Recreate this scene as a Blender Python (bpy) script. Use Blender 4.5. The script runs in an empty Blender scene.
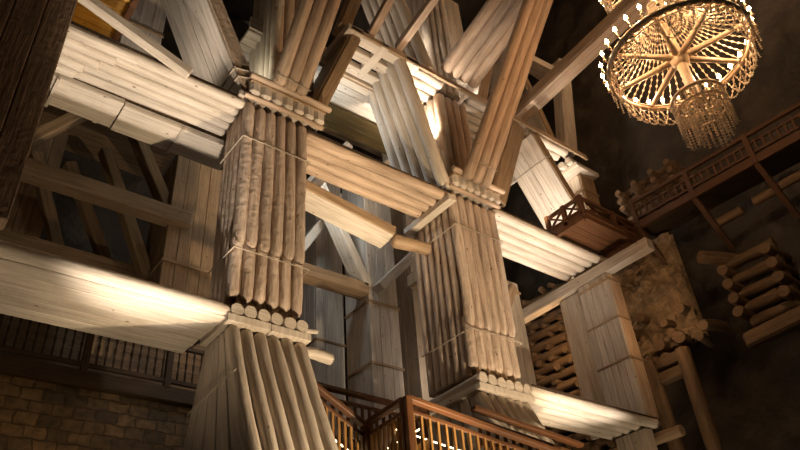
import bpy, math, random
from mathutils import Vector, Matrix, noise
random.seed(11)
S = bpy.context.scene
COL = S.collection
V = Vector
# ------------------------------------------------------------------ camera
RX = V((0.7915, 0.3089, 0.5272)).normalized()          # world X seen from the camera (right, down, forward)
VZc = V((-0.0707, -0.8111, 0.5807))
VZc = (VZc - VZc.dot(RX) * RX).normalized()
VYc = V((-0.6071, 0.4970, 0.6203))
VYc = (VYc - VYc.dot(RX) * RX); VYc = (VYc - VYc.dot(VZc) * VZc).normalized()
ROWS = (RX, VYc, VZc)
right = V([r[0] for r in ROWS]); up = -V([r[1] for r in ROWS]); fwd = V([r[2] for r in ROWS])
cam = bpy.data.cameras.new('camera'); cam.lens = 698 / 800 * 36; cam.sensor_width = 36
cam.clip_end = 200
co = bpy.data.objects.new('camera', cam); COL.objects.link(co)
co.matrix_world = Matrix((right, up, -fwd)).transposed().to_4x4()
S.camera = co

# ------------------------------------------------------------------ materials
def nodes(name):
    m = bpy.data.materials.new(name); m.use_nodes = True
    nt = m.node_tree; b = nt.nodes['Principled BSDF']
    return m, nt, b, nt.nodes.new, nt.links.new
def ramp(N, stops):
    r = N('ShaderNodeValToRGB'); e = r.color_ramp.elements
    while len(e) < len(stops): e.new(0.5)
    for i, (p, c) in enumerate(stops): e[i].position = p; e[i].color = (*c, 1)
    return r
def wood(name, a, b_, knot=(0.10, 0.06, 0.035), rough=0.62, grain=1.0, bump=0.35, dirt=0.5):
    m, nt, b, N, L = nodes(name)
    uv = N('ShaderNodeTexCoord')
    mp = N('ShaderNodeMapping'); mp.inputs['Scale'].default_value = (16 * grain, 0.9, 1); L(uv.outputs['UV'], mp.inputs['Vector'])
    n1 = N('ShaderNodeTexNoise'); n1.inputs['Scale'].default_value = 1.0; n1.inputs['Detail'].default_value = 6; n1.inputs['Roughness'].default_value = .62; n1.inputs['Distortion'].default_value = .6
    L(mp.outputs[0], n1.inputs['Vector'])
    r1 = ramp(N, [(0.3, b_), (0.62, a)]); L(n1.outputs['Fac'], r1.inputs['Fac'])
    # board to board tone
    n2 = N('ShaderNodeTexNoise'); n2.inputs['Scale'].default_value = .55; n2.inputs['Detail'].default_value = 3; L(uv.outputs['UV'], n2.inputs['Vector'])
    r2 = ramp(N, [(0.3, (1 - .42 * dirt,) * 3), (0.65, (1, 1, 1))]); L(n2.outputs['Fac'], r2.inputs['Fac'])
    mx = N('ShaderNodeMix'); mx.data_type = 'RGBA'; mx.blend_type = 'MULTIPLY'; mx.inputs[0].default_value = 1
    L(r1.outputs[0], mx.inputs[6]); L(r2.outputs[0], mx.inputs[7])
    # knots
    mk = N('ShaderNodeMapping'); mk.inputs['Scale'].default_value = (4.2, 2.1, 1); L(uv.outputs['UV'], mk.inputs['Vector'])
    vo = N('ShaderNodeTexVoronoi'); vo.inputs['Scale'].default_value = 1; L(mk.outputs[0], vo.inputs['Vector'])
    rk = ramp(N, [(0.035, (1, 1, 1)), (0.10, (0, 0, 0))]); L(vo.outputs['Distance'], rk.inputs['Fac'])
    m2 = N('ShaderNodeMix'); m2.data_type = 'RGBA'; L(rk.outputs[0], m2.inputs[0]); L(mx.outputs[2], m2.inputs[6]); m2.inputs[7].default_value = (*knot, 1)
    L(m2.outputs[2], b.inputs['Base Color'])
    b.inputs['Roughness'].default_value = rough; b.inputs['Specular IOR Level'].default_value = .3
    n3 = N('ShaderNodeTexNoise'); n3.inputs['Scale'].default_value = 7; n3.inputs['Detail'].default_value = 5; L(uv.outputs['UV'], n3.inputs['Vector'])
    ad = N('ShaderNodeMath'); ad.operation = 'ADD'; L(n1.outputs['Fac'], ad.inputs[0]); L(n3.outputs['Fac'], ad.inputs[1])
    bp = N('ShaderNodeBump'); bp.inputs['Strength'].default_value = bump; bp.inputs['Distance'].default_value = .04
    L(ad.outputs[0], bp.inputs['Height']); L(bp.outputs[0], b.inputs['Normal'])
    return m
WHITE = wood('whitewashed timber', (.66, .575, .475), (.44, .36, .28))
POSTW = wood('rough peeled log', (.69, .545, .43), (.40, .29, .21), bump=1.0, grain=.6)
PLANK = wood('limed boards', (.57, .50, .425), (.36, .305, .25), bump=.2)
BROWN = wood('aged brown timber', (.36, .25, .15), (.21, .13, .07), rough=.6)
TAN = wood('tan peeled log', (.56, .415, .30), (.34, .235, .155), bump=.6, grain=.6)
DARK = wood('dark timber and gap shade', (.075, .05, .03), (.035, .022, .014), rough=.55)
DUSK = wood('dusky brown timber', (.34, .235, .155), (.18, .12, .08), rough=.6, bump=.8)
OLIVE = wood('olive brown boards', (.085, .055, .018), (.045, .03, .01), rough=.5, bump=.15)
RAIL = wood('varnished red brown wood', (.115, .048, .020), (.06, .026, .011), rough=.38, bump=.1)
WALK = wood('dark walkway timber', (.095, .045, .022), (.05, .024, .012), rough=.45, bump=.1)
LITBAL = wood('strip lit baluster wood', (.30, .16, .05), (.18, .09, .03), rough=.4, bump=.1)  # gold glow of the strip lamp put into the baluster colour
AMBER = wood('amber varnished boards', (.55, .30, .07), (.36, .18, .04), rough=.4, bump=.15)
CRIB = wood('weathered crib log', (.19, .12, .065), (.10, .062, .034), bump=.6, grain=.6)
def rock(name, a, b_, sc, bump):
    m, nt, b, N, L = nodes(name)
    tc = N('ShaderNodeTexCoord')
    n = N('ShaderNodeTexNoise'); n.inputs['Scale'].default_value = sc; n.inputs['Detail'].default_value = 9; n.inputs['Roughness'].default_value = .68; n.inputs['Distortion'].default_value = .8
    L(tc.outputs['Object'], n.inputs['Vector'])
    r = ramp(N, [(0.32, b_), (0.52, a), (0.78, tuple(min(1, x * 1.9) for x in a))]); L(n.outputs['Fac'], r.inputs['Fac']); L(r.outputs[0], b.inputs['Base Color'])
    b.inputs['Roughness'].default_value = .7
    w = N('ShaderNodeTexNoise'); w.inputs['Scale'].default_value = sc * 3; w.inputs['Detail'].default_value = 8; L(tc.outputs['Object'], w.inputs['Vector'])
    bp = N('ShaderNodeBump'); bp.inputs['Strength'].default_value = bump; bp.inputs['Distance'].default_value = .15
    L(w.outputs['Fac'], bp.inputs['Height']); L(bp.outputs[0], b.inputs['Normal'])
    return m
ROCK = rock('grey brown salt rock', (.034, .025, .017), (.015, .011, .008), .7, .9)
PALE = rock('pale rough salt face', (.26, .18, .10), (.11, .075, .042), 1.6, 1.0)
def masonry():
    m, nt, b, N, L = nodes('salt block masonry')
    tc = N('ShaderNodeTexCoord'); br = N('ShaderNodeTexBrick')
    dn = N('ShaderNodeTexNoise'); dn.inputs['Scale'].default_value = 3.2; dn.inputs['Detail'].default_value = 3; L(tc.outputs['UV'], dn.inputs['Vector'])
    vm = N('ShaderNodeVectorMath'); vm.operation = 'MULTIPLY_ADD'; L(dn.outputs['Color'], vm.inputs[0]); vm.inputs[1].default_value = (.22, .16, 0); L(tc.outputs['UV'], vm.inputs[2])
    L(vm.outputs[0], br.inputs['Vector'])
    br.inputs['Scale'].default_value = 1; br.inputs['Brick Width'].default_value = .5; br.inputs['Row Height'].default_value = .3; br.inputs['Mortar Size'].default_value = .025; br.inputs['Mortar Smooth'].default_value = .6; br.inputs['Bias'].default_value = -.1
    br.inputs['Color1'].default_value = (.20, .14, .07, 1); br.inputs['Color2'].default_value = (.065, .052, .034, 1); br.inputs['Mortar'].default_value = (.085, .062, .035, 1)
    n = N('ShaderNodeTexNoise'); n.inputs['Scale'].default_value = 5; n.inputs['Detail'].default_value = 6; L(tc.outputs['UV'], n.inputs['Vector'])
    r = ramp(N, [(.3, (.45, .45, .45)), (.7, (1.2, 1.15, 1))]); L(n.outputs['Fac'], r.inputs['Fac'])
    mx = N('ShaderNodeMix'); mx.data_type = 'RGBA'; mx.blend_type = 'MULTIPLY'; mx.inputs[0].default_value = 1
    L(br.outputs['Color'], mx.inputs[6]); L(r.outputs[0], mx.inputs[7]); L(mx.outputs[2], b.inputs['Base Color'])
    b.inputs['Roughness'].default_value = .65
    bp = N('ShaderNodeBump'); bp.inputs['Strength'].default_value = .7; bp.inputs['Distance'].default_value = .08
    ad = N('ShaderNodeMath'); ad.operation = 'SUBTRACT'; L(n.outputs['Fac'], ad.inputs[0]); L(br.outputs['Fac'], ad.inputs[1])
    L(ad.outputs[0], bp.inputs['Height']); L(bp.outputs[0], b.inputs['Normal'])
    return m
MASON = masonry()
def plain(name, c, rough=.5, metal=0, emit=None, est=0):
    m, nt, b, N, L = nodes(name)
    tc = N('ShaderNodeTexCoord'); n = N('ShaderNodeTexNoise'); n.inputs['Scale'].default_value = 9; L(tc.outputs['Object'], n.inputs['Vector'])
    r = ramp(N, [(.3, tuple(x * .8 for x in c)), (.7, c)]); L(n.outputs['Fac'], r.inputs['Fac']); L(r.outputs[0], b.inputs['Base Color'])
    b.inputs['Roughness'].default_value = rough; b.inputs['Metallic'].default_value = metal
    if emit: b.inputs['Emission Color'].default_value = (*emit, 1); b.inputs['Emission Strength'].default_value = est
    return m
CORD = plain('pale steel cable', (.42, .35, .26), .5)
IRON = plain('dark iron', (.05, .045, .04), .45, .6)
SALT = plain('amber salt crystal', (.86, .72, .54), .25)
GILT = plain('crystal clad timber wheel', (.62, .47, .31), .4)
BULB = plain('glowing candle bulb', (1, .8, .5), .4, 0, (1, .66, .33), 70)
STRIP = plain('glowing strip lamp', (1, .85, .6), .4, 0, (1, .74, .42), 7)
FLOOD = plain('glowing flood lamp glass', (1, .9, .75), .4, 0, (1, .86, .66), 25)

# ------------------------------------------------------------------ mesh builder
class MB:
    def __init__(s): s.v = []; s.f = []; s.uv = []; s.sm = []
    def face(s, idx, uvs, sm=False): s.f.append(idx); s.uv.append(uvs); s.sm.append(sm)
    def bar(s, p0, p1, side, w, h, taper=1.0):
        """box from p0 to p1; SIDE is the direction of its width W, H the other way"""
        p0, p1 = V(p0), V(p1); d = (p1 - p0); L = d.length; d.normalize()
        sd = V(side); sd = (sd - sd.dot(d) * d).normalized(); n = d.cross(sd)
        b = len(s.v)
        for p, k in ((p0, 1.0), (p1, taper)):
            for a, c in ((-1, -1), (1, -1), (1, 1), (-1, 1)):
                s.v.append(p + sd * (a * w / 2 * k) + n * (c * h / 2 * k))
        ou, ov = random.uniform(0, 90), random.uniform(0, 90)
        for k, (i, j) in enumerate(((0, 1), (1, 2), (2, 3), (3, 0))):
            ww = w if k % 2 == 0 else h
            s.face((b + i, b + j, b + j + 4, b + i + 4), [(ou, ov), (ou + ww, ov), (ou + ww, ov + L), (ou, ov + L)]); ou += ww
        s.face((b + 3, b + 2, b + 1, b), [(ou, ov), (ou + w, ov), (ou + w, ov + h), (ou, ov + h)])
        s.face((b + 4, b + 5, b + 6, b + 7), [(ou, ov), (ou + w, ov), (ou + w, ov + h), (ou, ov + h)])
        return s
    def boards(s, p0, p1, side, w, h, n, gap=.008, wob=.006):
        p0, p1 = V(p0), V(p1); d = (p1 - p0).normalized(); sd = V(side); sd = (sd - sd.dot(d) * d).normalized(); nn = d.cross(sd)
        pw = w / n
        for i in range(n):
            o = sd * (-w / 2 + pw * (i + .5)) + nn * random.uniform(-wob, wob)
            s.bar(p0 + o, p1 + o, sd, pw - gap, h)
        return s
    def box(s, x0, x1, y0, y1, z0, z1):
        return s.bar(((x0 + x1) / 2, (y0 + y1) / 2, z0), ((x0 + x1) / 2, (y0 + y1) / 2, z1), (1, 0, 0), x1 - x0, y1 - y0)
    def log(s, p0, p1, r, seg=12, dome0=0.0, dome1=0.0, rough=.05, bend=.012, r1=None, oval=1.0):
        p0, p1 = V(p0), V(p1); d = p1 - p0; L = d.length; d.normalize()
        a = V((0, 0, 1)) if abs(d.z) < .9 else V((1, 0, 0))
        e1 = (a - a.dot(d) * d).normalized(); e2 = d.cross(e1); r1 = r if r1 is None else r1
        ts = []
        if dome0: ts += [(0, .45), (dome0 * .25 / L, .75), (dome0 * .6 / L, .93)]
        else: ts += [(0, .93)]
        n = max(3, min(14, int(L / .4)))
        for i in range(n + 1): ts.append(((dome0 or .03) / L + (1 - ((dome0 or .03) + (dome1 or .03)) / L) * i / n, 1))
        if dome1: ts += [(1 - dome1 * .6 / L, .93), (1 - dome1 * .25 / L, .75), (1, .45)]
        else: ts += [(1, .93)]
        b = len(s.v); ou, ov = random.uniform(0, 90), random.uniform(0, 90); seed = random.uniform(0, 99)
        for t, k in ts:
            c = p0.lerp(p1, t) + e1 * (bend * math.sin(t * 5 + seed)) + e2 * (bend * math.cos(t * 4 + seed * 2))
            rr = (r + (r1 - r) * t) * k
            for j in range(seg):
                an = 2 * math.pi * j / seg
                q = rr * (1 + rough * (noise.noise(V((math.cos(an) * 1.6 + seed, math.sin(an) * 1.6, t * L * 1.7))) * 1.8))
                s.v.append(c + e1 * (q * math.cos(an)) + e2 * (q * oval * math.sin(an)))
        m = len(ts)
        for i in range(m - 1):
            for j in range(seg):
                j2 = (j + 1) % seg; u0 = ou + j * 2 * math.pi * r / seg; u1 = u0 + 2 * math.pi * r / seg
                v0, v1 = ov + ts[i][0] * L, ov + ts[i + 1][0] * L
                s.face((b + i * seg + j, b + i * seg + j2, b + (i + 1) * seg + j2, b + (i + 1) * seg + j), [(u0, v0), (u1, v0), (u1, v1), (u0, v1)], True)
        cap = [(ou + .3 * math.cos(2 * math.pi * j / seg), ov + .3 * math.sin(2 * math.pi * j / seg)) for j in range(seg)]
        s.face(tuple(b + j for j in range(seg - 1, -1, -1)), cap[::-1], False)
        s.face(tuple(b + (m - 1) * seg + j for j in range(seg)), cap, False)
        return s
    def ring(s, c, R, r, seg=48, ms=6, hz=1.0):
        b = len(s.v); c = V(c)
        for i in range(seg):
            a = 2 * math.pi * i / seg
            for j in range(ms):
                q = 2 * math.pi * j / ms
                rr = R + r * math.cos(q); s.v.append(c + V((rr * math.cos(a), rr * math.sin(a), r * hz * math.sin(q))))
        for i in range(seg):
            for j in range(ms):
                i2, j2 = (i + 1) % seg, (j + 1) % ms
                s.face((b + i * ms + j, b + i2 * ms + j, b + i2 * ms + j2, b + i * ms + j2), [(i * .1, j * .1), (i * .1 + .1, j * .1), (i * .1 + .1, j * .1 + .1), (i * .1, j * .1 + .1)], True)
        return s
    def lathe(s, c, prof, seg=12):
        b = len(s.v); c = V(c)
        for r, z in prof:
            for j in range(seg):
                a = 2 * math.pi * j / seg; s.v.append(c + V((r * math.cos(a), r * math.sin(a), z)))
        for i in range(len(prof) - 1):
            for j in range(seg):
                j2 = (j + 1) % seg
                s.face((b + i * seg + j, b + i * seg + j2, b + (i + 1) * seg + j2, b + (i + 1) * seg + j), [(j * .1, i * .1), (j * .1 + .1, i * .1), (j * .1 + .1, i * .1 + .1), (j * .1, i * .1 + .1)], True)
        s.face(tuple(b + j for j in range(seg - 1, -1, -1)), [(0, 0)] * seg, False)
        s.face(tuple(b + (len(prof) - 1) * seg + j for j in range(seg)), [(0, 0)] * seg, False)
        return s
    def beads(s, pts, r, thin=.007, seg=5):
        """one connected string: thick at each point, thin between"""
        b = len(s.v); P = []
        for i, p in enumerate(pts):
            P.append((V(p), r))
            if i < len(pts) - 1:
                q = V(pts[i + 1]); P += [(V(p).lerp(q, .3), thin), (V(p).lerp(q, .7), thin)]
        for i, (p, q) in enumerate(P):
            d = (P[min(i + 1, len(P) - 1)][0] - P[max(i - 1, 0)][0]).normalized()
            a = V((0, 0, 1)) if abs(d.z) < .9 else V((1, 0, 0)); e1 = (a - a.dot(d) * d).normalized(); e2 = d.cross(e1)
            for j in range(seg): s.v.append(p + (e1 * math.cos(6.2832 * j / seg) + e2 * math.sin(6.2832 * j / seg)) * q)
        for i in range(len(P) - 1):
            for j in range(seg):
                j2 = (j + 1) % seg; s.face((b + i * seg + j, b + i * seg + j2, b + (i + 1) * seg + j2, b + (i + 1) * seg + j), [(0, 0), (.1, 0), (.1, .1), (0, .1)])
        return s
    def panel(s, a, b_, c, d, th, n):
        """n boards between edge a-b_ (bottom) and d-c (top), thickness th along its normal"""
        a, b_, c, d = V(a), V(b_), V(c), V(d); nn = (b_ - a).cross(d - a).normalized() * th; g = .012
        for i in range(n):
            f0, f1 = i / n + g, (i + 1) / n - g; q = [a.lerp(b_, f0), a.lerp(b_, f1), d.lerp(c, f1), d.lerp(c, f0)]
            k = len(s.v); s.v += q + [x - nn for x in q]; w = (b_ - a).length / n; L = (d - a).length; u, v = random.uniform(0, 90), random.uniform(0, 90)
            uv = [(u, v), (u + w, v), (u + w, v + L), (u, v + L)]
            s.face((k, k + 1, k + 2, k + 3), uv); s.face((k + 7, k + 6, k + 5, k + 4), uv)
            for x, y in ((0, 1), (1, 2), (2, 3), (3, 0)): s.face((k + y, k + x, k + x + 4, k + y + 4), uv)
        return s
    def bead(s, p, r, h, ):
        b = len(s.v); p = V(p)
        for o in ((r, 0, 0), (0, r, 0), (-r, 0, 0), (0, -r, 0), (0, 0, h), (0, 0, -h)): s.v.append(p + V(o))
        for i in range(4):
            j = (i + 1) % 4
            s.face((b + i, b + j, b + 4), [(0, 0), (.1, 0), (0, .1)]); s.face((b + j, b + i, b + 5), [(0, 0), (.1, 0), (0, .1)])
        return s
    def build(s, name, mat, parent=None, bevel=0):
        root = parent
        while root and root.parent: root = root.parent
        o0 = V(root.location) if root else V((0, 0, 0))
        me = bpy.data.meshes.new(name)
        if parent is None:
            lo = V([min(v[i] for v in s.v) for i in range(3)]); hi = V([max(v[i] for v in s.v) for i in range(3)])
            o0 = V(((lo.x + hi.x) / 2, (lo.y + hi.y) / 2, lo.z))
        me.from_pydata([v - o0 for v in s.v], [], s.f)
        uvl = me.uv_layers.new(name='UVMap'); k = 0
        for uvs in s.uv:
            for u in uvs: uvl.data[k].uv = u; k += 1
        me.polygons.foreach_set('use_smooth', s.sm); me.materials.append(mat); me.update()
        o = bpy.data.objects.new(name, me); COL.objects.link(o)
        if parent: o.parent = parent
        else: o.location = o0
        if bevel:
            bv = o.modifiers.new('bevel', 'BEVEL'); bv.width = bevel; bv.segments = 1; bv.limit_method = 'ANGLE'
        return o
def thing(name, label, cat, loc, group=None):
    o = bpy.data.objects.new(name, None); COL.objects.link(o); o.location = loc; o.empty_display_size = .2
    o['label'] = label; o['category'] = cat; o['kind'] = 'thing'
    if group: o['group'] = group
    return o
def tag(o, label, cat, group=None, kind=None):
    if label: o['label'] = label
    if cat: o['category'] = cat
    if group: o['group'] = group
    o['kind'] = kind or 'thing'
    return o
def struct(name, mb, mat, bevel=0):
    o = mb.build(name, mat, None, bevel); o['kind'] = 'structure'; return o

# ------------------------------------------------------------------ cavern shell
XR, YF, ZF, ZC = 18.6, 18.4, -1.6, 27.0
def rock_sheet(o, a, b, na, nb, amp, thick, f=.33):
    """bumpy rock slab: O corner, A and B edge vectors, bumps and thickness along a x b"""
    o, a, b = V(o), V(a), V(b); n = a.cross(b).normalized(); m = MB(); k0 = 0
    for j in range(nb + 1):
        for i in range(na + 1):
            p = o + a * (i / na) + b * (j / nb)
            h = noise.fractal(p * f, 1.0, 2.0, 5) * amp + abs(noise.noise(p * f * 2.7)) * amp * .6
            m.v.append(p + n * (h - amp * .4))
    for j in range(nb):
        for i in range(na):
            k = j * (na + 1) + i
            m.face((k, k + 1, k + na + 2, k + na + 1), [(i * .2, j * .2), (i * .2 + .2, j * .2), (i * .2 + .2, j * .2 + .2), (i * .2, j * .2 + .2)], True)
    back = len(m.v)
    for p in (o, o + a, o + a + b, o + b): m.v.append(p - n * thick)
    m.face((back + 3, back + 2, back + 1, back), [(0, 0), (1, 0), (1, 1), (0, 1)])
    return m
# normals point into the chamber
struct('wall_right', rock_sheet((XR + .3, 20, ZF), (0, -34, 0), (0, 0, 29), 150, 120, .42, 1.0), ROCK)
struct('wall_far', rock_sheet((-14, YF + 1.6, ZF), (34, 0, 0), (0, 0, 29), 90, 80, .5, 1.0), ROCK)
struct('wall_left', rock_sheet((-13, -14, ZF), (0, 34, 0), (0, 0, 29), 50, 40, .5, 1.0), ROCK)
struct('wall_back', rock_sheet((20, -13, ZF), (-34, 0, 0), (0, 0, 29), 50, 40, .5, 1.0), ROCK)
struct('ceiling', rock_sheet((-14, 20, ZC), (34, 0, 0), (0, -34, 0), 60, 60, .8, 1.0), ROCK)
struct('floor', MB().box(-14, 20, -14, 20, ZF - .4, ZF), ROCK)

# ------------------------------------------------------------------ timber members
PY = {'a': 11.05, 'b': 11.75, 'c': 10.85}
PX = {'a': (4.48, 6.04), 'b': (10.33, 11.95), 'c': (14.85, 16.86), 'o': (-1.0, .8)}
Y0, Y1 = 10.0, 11.6
def log_row(parent, name, starts, d, r, mat, **kw):
    for p in starts: MB().log(p, V(p) + V(d), r * random.uniform(.93, 1.06), **kw).build(name, mat, parent)
def log_deck(name, label, x0, x1, y0, y1, z, n, mat=None, x1s=None, group=None, joint=None):
    """floor of side by side logs that run along X, undersides at Z"""
    mat = mat or WHITE
    t = thing(name, label, 'log beam', ((x0 + x1) / 2, (y0 + y1) / 2, z), group)
    p = (y1 - y0) / n; r = p * .475
    for i in range(n):
        e = x1s[i] if x1s else x1
        dz = random.uniform(-.012, .012)
        if joint:
            xj = joint - .22 * i + random.uniform(-.1, .1)
            MB().log((x0, y0 + p * (i + .5), z + r - .05), (xj, y0 + p * (i + .5), z + r - .05), r, seg=14, dome1=.05, rough=.04).build('log', mat, t)
        MB().log((x0, y0 + p * (i + .5), z + r + dz), (e + random.uniform(-.04, .04), y0 + p * (i + .5), z + r + dz), r, seg=14, dome0=.06, dome1=.09, rough=.03, bend=.01).build('log', mat, t)
    MB().box(x0 + .05, (min(x1s) if x1s else x1) - .12, y0 + .03, y1 - .03, z + r * 1.1, z + r * 1.1 + .12).build('gap_shade_board', DARK, t)  # dark board added above the logs to paint shade into the gaps
    return t

def log_post(key, label, ztop, tier, zbot):
    """square pillar of a plank core clad in peeled logs in two overlapping tiers, on a row of log ends and a plate"""
    x0, x1 = PX[key]; y0, y1 = Y0, PY[key]
    t = thing('timber_pillar', label, 'pillar', ((x0 + x1) / 2, (y0 + y1) / 2, zbot))
    n = 6; w = (x1 - x0) / n
    MB().box(x0 + .2, x1 - .2, y0 + .2, y1 - .2, zbot, ztop).build('core', BROWN, t)
    r = w * .475
    for i in range(n):      # front, facing the chandeliers
        x = x0 + w * (i + .5); q = random.uniform(-.05, .05)
        MB().log((x, y0 + r, tier + q), (x, y0 + r, ztop - random.uniform(0, .06)), r, dome0=.24, dome1=.12, rough=.09, seg=14).build('log', POSTW, t)
        MB().log((x, y0 + r + .09, zbot + .45 + random.uniform(-.05, .05)), (x, y0 + r + .09, tier + .3), r * .98, dome0=.14, rough=.09, seg=14).build('log', POSTW, t)
        MB().log((x, y0 - .06, zbot + r - .02), (x, y1, zbot + r - .02), r * 1.04, seg=14, rough=.05).build('log_end', WHITE, t)
    m = 4 if key == 'a' else 6; w2 = (y1 - y0 - .3) / m; r2 = w2 * .49
    for i in range(m):
        y = y0 + .3 + w2 * (i + .5)
        for x in (x0 + r2 + .02, x1 - r2 - .02): MB().log((x, y, zbot + .3), (x, y, ztop), r2, rough=.07).build('log', POSTW, t)
    for z in (tier - .12, ztop - 1.12):
        s = MB(); e = .02
        s.log((x0 - e, y0 - e, z), (x1 + e, y0 - e, z + .02), .014, seg=6, bend=.004); s.log((x0 - e, y0 - e, z), (x0 - e, y1, z), .014, seg=6, bend=.004); s.log((x1 + e, y0 - e, z), (x1 + e, y1, z), .014, seg=6, bend=.004)
        s.build('tie_cable', CORD, t)
    s = MB().boards(((x0 + x1) / 2, y0 - .08, zbot - .09), ((x0 + x1) / 2, y1, zbot - .09), (1, 0, 0), x1 - x0 + .1, .15, 2)
    s.build('plate', WHITE, t, .01)
    return t
log_post('a', 'log clad pillar with scalloped log ends, nearest the lower long board beam', 11.22, 7.45, 5.95)
log_post('b', 'log clad pillar rising behind the wooden stair railings', 11.22, 7.3, 5.88)

def splayed_base(key, label, zt):
    x0, x1 = PX[key]
    t = thing('splayed_pillar_base', label, 'pillar base', ((x0 + x1) / 2, 10.8, ZF))
    n = 6; w = (x1 - x0 + .02) / n; r = w * .465; zk = 3.0; sl = .46
    yk = 10.05 - sl * (zt - zk)
    for i in range(n):
        x = x0 + w * (i + .5); k = .02 * (i - 2.5)
        MB().log((x + k, yk + r, zk), (x, 10.02 + r, zt), r * random.uniform(.95, 1.05), seg=14, rough=.1, dome1=.08).build('log', WHITE, t)
        MB().log((x + k, yk + r, ZF), (x + k, yk + r, zk + .02), r, seg=12, rough=.06).build('log', POSTW, t)
    yt = PY[key]; yb = yt + .33 * (zt - zk)
    # side boards filling the splay
    s = MB()
    for xx, sg in ((x0 + .06, -1), (x1 - .06, 1)):
        a, b, c, d = (xx, yk + .2, zk), (xx, yb, zk), (xx, yt - .02, zt), (xx, 10.12, zt); e, f = (xx, yk + .2, ZF), (xx, yb, ZF)
        if sg < 0: s.panel(b, a, d, c, .1, 5); s.panel(f, e, a, b, .1, 5)
        else: s.panel(a, b, c, d, .1, 5); s.panel(e, f, b, a, .1, 5)
    s.build('side_boards', PLANK, t, .008)
    s = MB().boards(((x0 + x1) / 2, yb, zk), ((x0 + x1) / 2, yt - .05, zt), (1, 0, 0), x1 - x0 - .3, .12, 5)
    s.boards(((x0 + x1) / 2, yb, ZF), ((x0 + x1) / 2, yb, zk), (1, 0, 0), x1 - x0 - .3, .12, 5); s.build('rear_boards', PLANK, t, .008)
    c = MB(); c.bar(((x0 + x1) / 2, 10.6, zk), ((x0 + x1) / 2, 10.6, zt), (1, 0, 0), x1 - x0 - .5, .8); c.build('core', BROWN, t)
    z = 4.75; c = MB(); ys = 10.05 - sl * (zt - z) - .03; c.log((x0 - .02, ys, z), (x0 - .02, yt + .25, z - .15), .014, seg=6)
    c.build('tie_cable', CORD, t)
    return t
splayed_base('a', 'widening log pillar foot under the pillar by the long board beam', 5.76)
splayed_base('b', 'widening log pillar foot partly hidden by the stair railing', 5.70)

# board clad pillar at the right
x0, x1 = PX['c']
def pillar_c():
    t = thing('board_pillar', 'pale board clad pillar beside the rock wall', 'pillar', (16.6, 10.45, 6.12))
    MB().boards((16.34, 10.45, 6.12), (16.34, 10.45, 10.52), (0, 1, 0), 1.12, .1, 5).build('side_boards', PLANK, t, .008)
    MB().boards((16.62, 9.93, 6.12), (16.62, 9.93, 10.52), (1, 0, 0), .48, .1, 2).build('front_boards', TAN, t, .008)
    MB().box(16.42, 16.84, 10.0, 11.0, 6.14, 10.5).build('core', BROWN, t)
    MB().boards((16.5, 11.5, 6.12), (16.5, 11.5, 10.52), (0, 1, 0), .8, .1, 2).build('rear_boards', PLANK, t, .008)
    for z in (10.3, 9.05, 7.8):
        s = MB().bar((16.27, 9.88, z), (16.27, 11.02, z), (0, 0, 1), .05, .03); s.bar((16.26, 9.87, z), (16.88, 9.87, z), (0, 0, 1), .05, .03); s.build('strap', BROWN, t)
pillar_c()
# dark out of focus post at the near left
x0, x1 = PX['o']
t = thing('dark_post', 'dark brown unlit timber post, nearest the camera on the left', 'post', (0, 10.6, 5.9))
MB().boards(((x0 + x1) / 2, 9.55, 6.15), ((x0 + x1) / 2, 9.55, 22), (1, 0, 0), x1 - x0, .3, 4, wob=.03).build('front_boards', DUSK, t, .02)
MB().box(x0 + .1, x1 - .05, 9.7, 11.0, 6.2, 22).build('core', DARK, t)

# ------------------------------------------------------------------ capitals
def capital(key, label, z, ext=.35, mat=None):
    x0, x1 = PX[key]; mat = mat or WHITE
    t = thing('log_capital', label, 'capital', ((x0 + x1) / 2, 10.8, z))
    MB().log((x0 - .08, 9.95, z + .05), (x1 + ext, 9.95, z + .05), .065, seg=8, dome1=.05).build('lower_plate', TAN, t)
    n = 7; w = (x1 - x0 + ext) / n
    for i in range(n):
        x = x0 + w * (i + .5)
        MB().bar((x, 9.82, z + .28), (x, 11.6, z + .28), (1, 0, .0), w * .93, .38).build('block', WHITE, t, .06)
    MB().log((x0 - .05, 9.76, z + .51), (x1 + ext + .1, 9.76, z + .51), .075, seg=10, dome1=.05).build('upper_plate', TAN, t)
    MB().boards(((x0 + x1 + ext) / 2, 9.8, z + .45), ((x0 + x1 + ext) / 2, 11.6, z + .45), (1, 0, 0), x1 - x0 + ext, .1, 3).build('bed_boards', BROWN, t)
    MB().bar((x0 - .12, 9.95, z + .05), (x0 - .12, 11.5, z + .05), (1, 0, 0), .14, .16).build('side_plate', WHITE, t, .02)
    return t
capital('a', 'stepped row of pale log blocks crowning the pillar by the long board beam', 11.22)
capital('b', 'stepped row of pale log blocks crowning the pillar behind the stairs', 11.22, .12)

# ------------------------------------------------------------------ struts
def strut(label, starts, ends, r, mat, name='log_brace', strap=None, sm=CORD):
    """layer of logs; each start/end pair is one log"""
    a = V(starts[0])
    t = thing(name, label, 'brace', a)
    for p, q in zip(starts, ends): MB().log(p, q, r, seg=14, dome0=.1, rough=.05, bend=.015).build('log', mat, t)
    if strap is not None:
        p = V(starts[0]).lerp(V(ends[0]), strap); q = V(starts[-1]).lerp(V(ends[-1]), strap)
        nn = (V(ends[0]) - V(starts[0])).cross(q - p).normalized() * (r + .02)
        for sg in (1, -1):
            MB().log(p + nn * sg - (q - p).normalized() * r, q + nn * sg + (q - p).normalized() * r, .014, seg=6).build('tie_cable', sm, t)
    return t
def span(x0, x1, n): return [x0 + (x1 - x0) * (i + .5) / n for i in range(n)]
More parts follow.
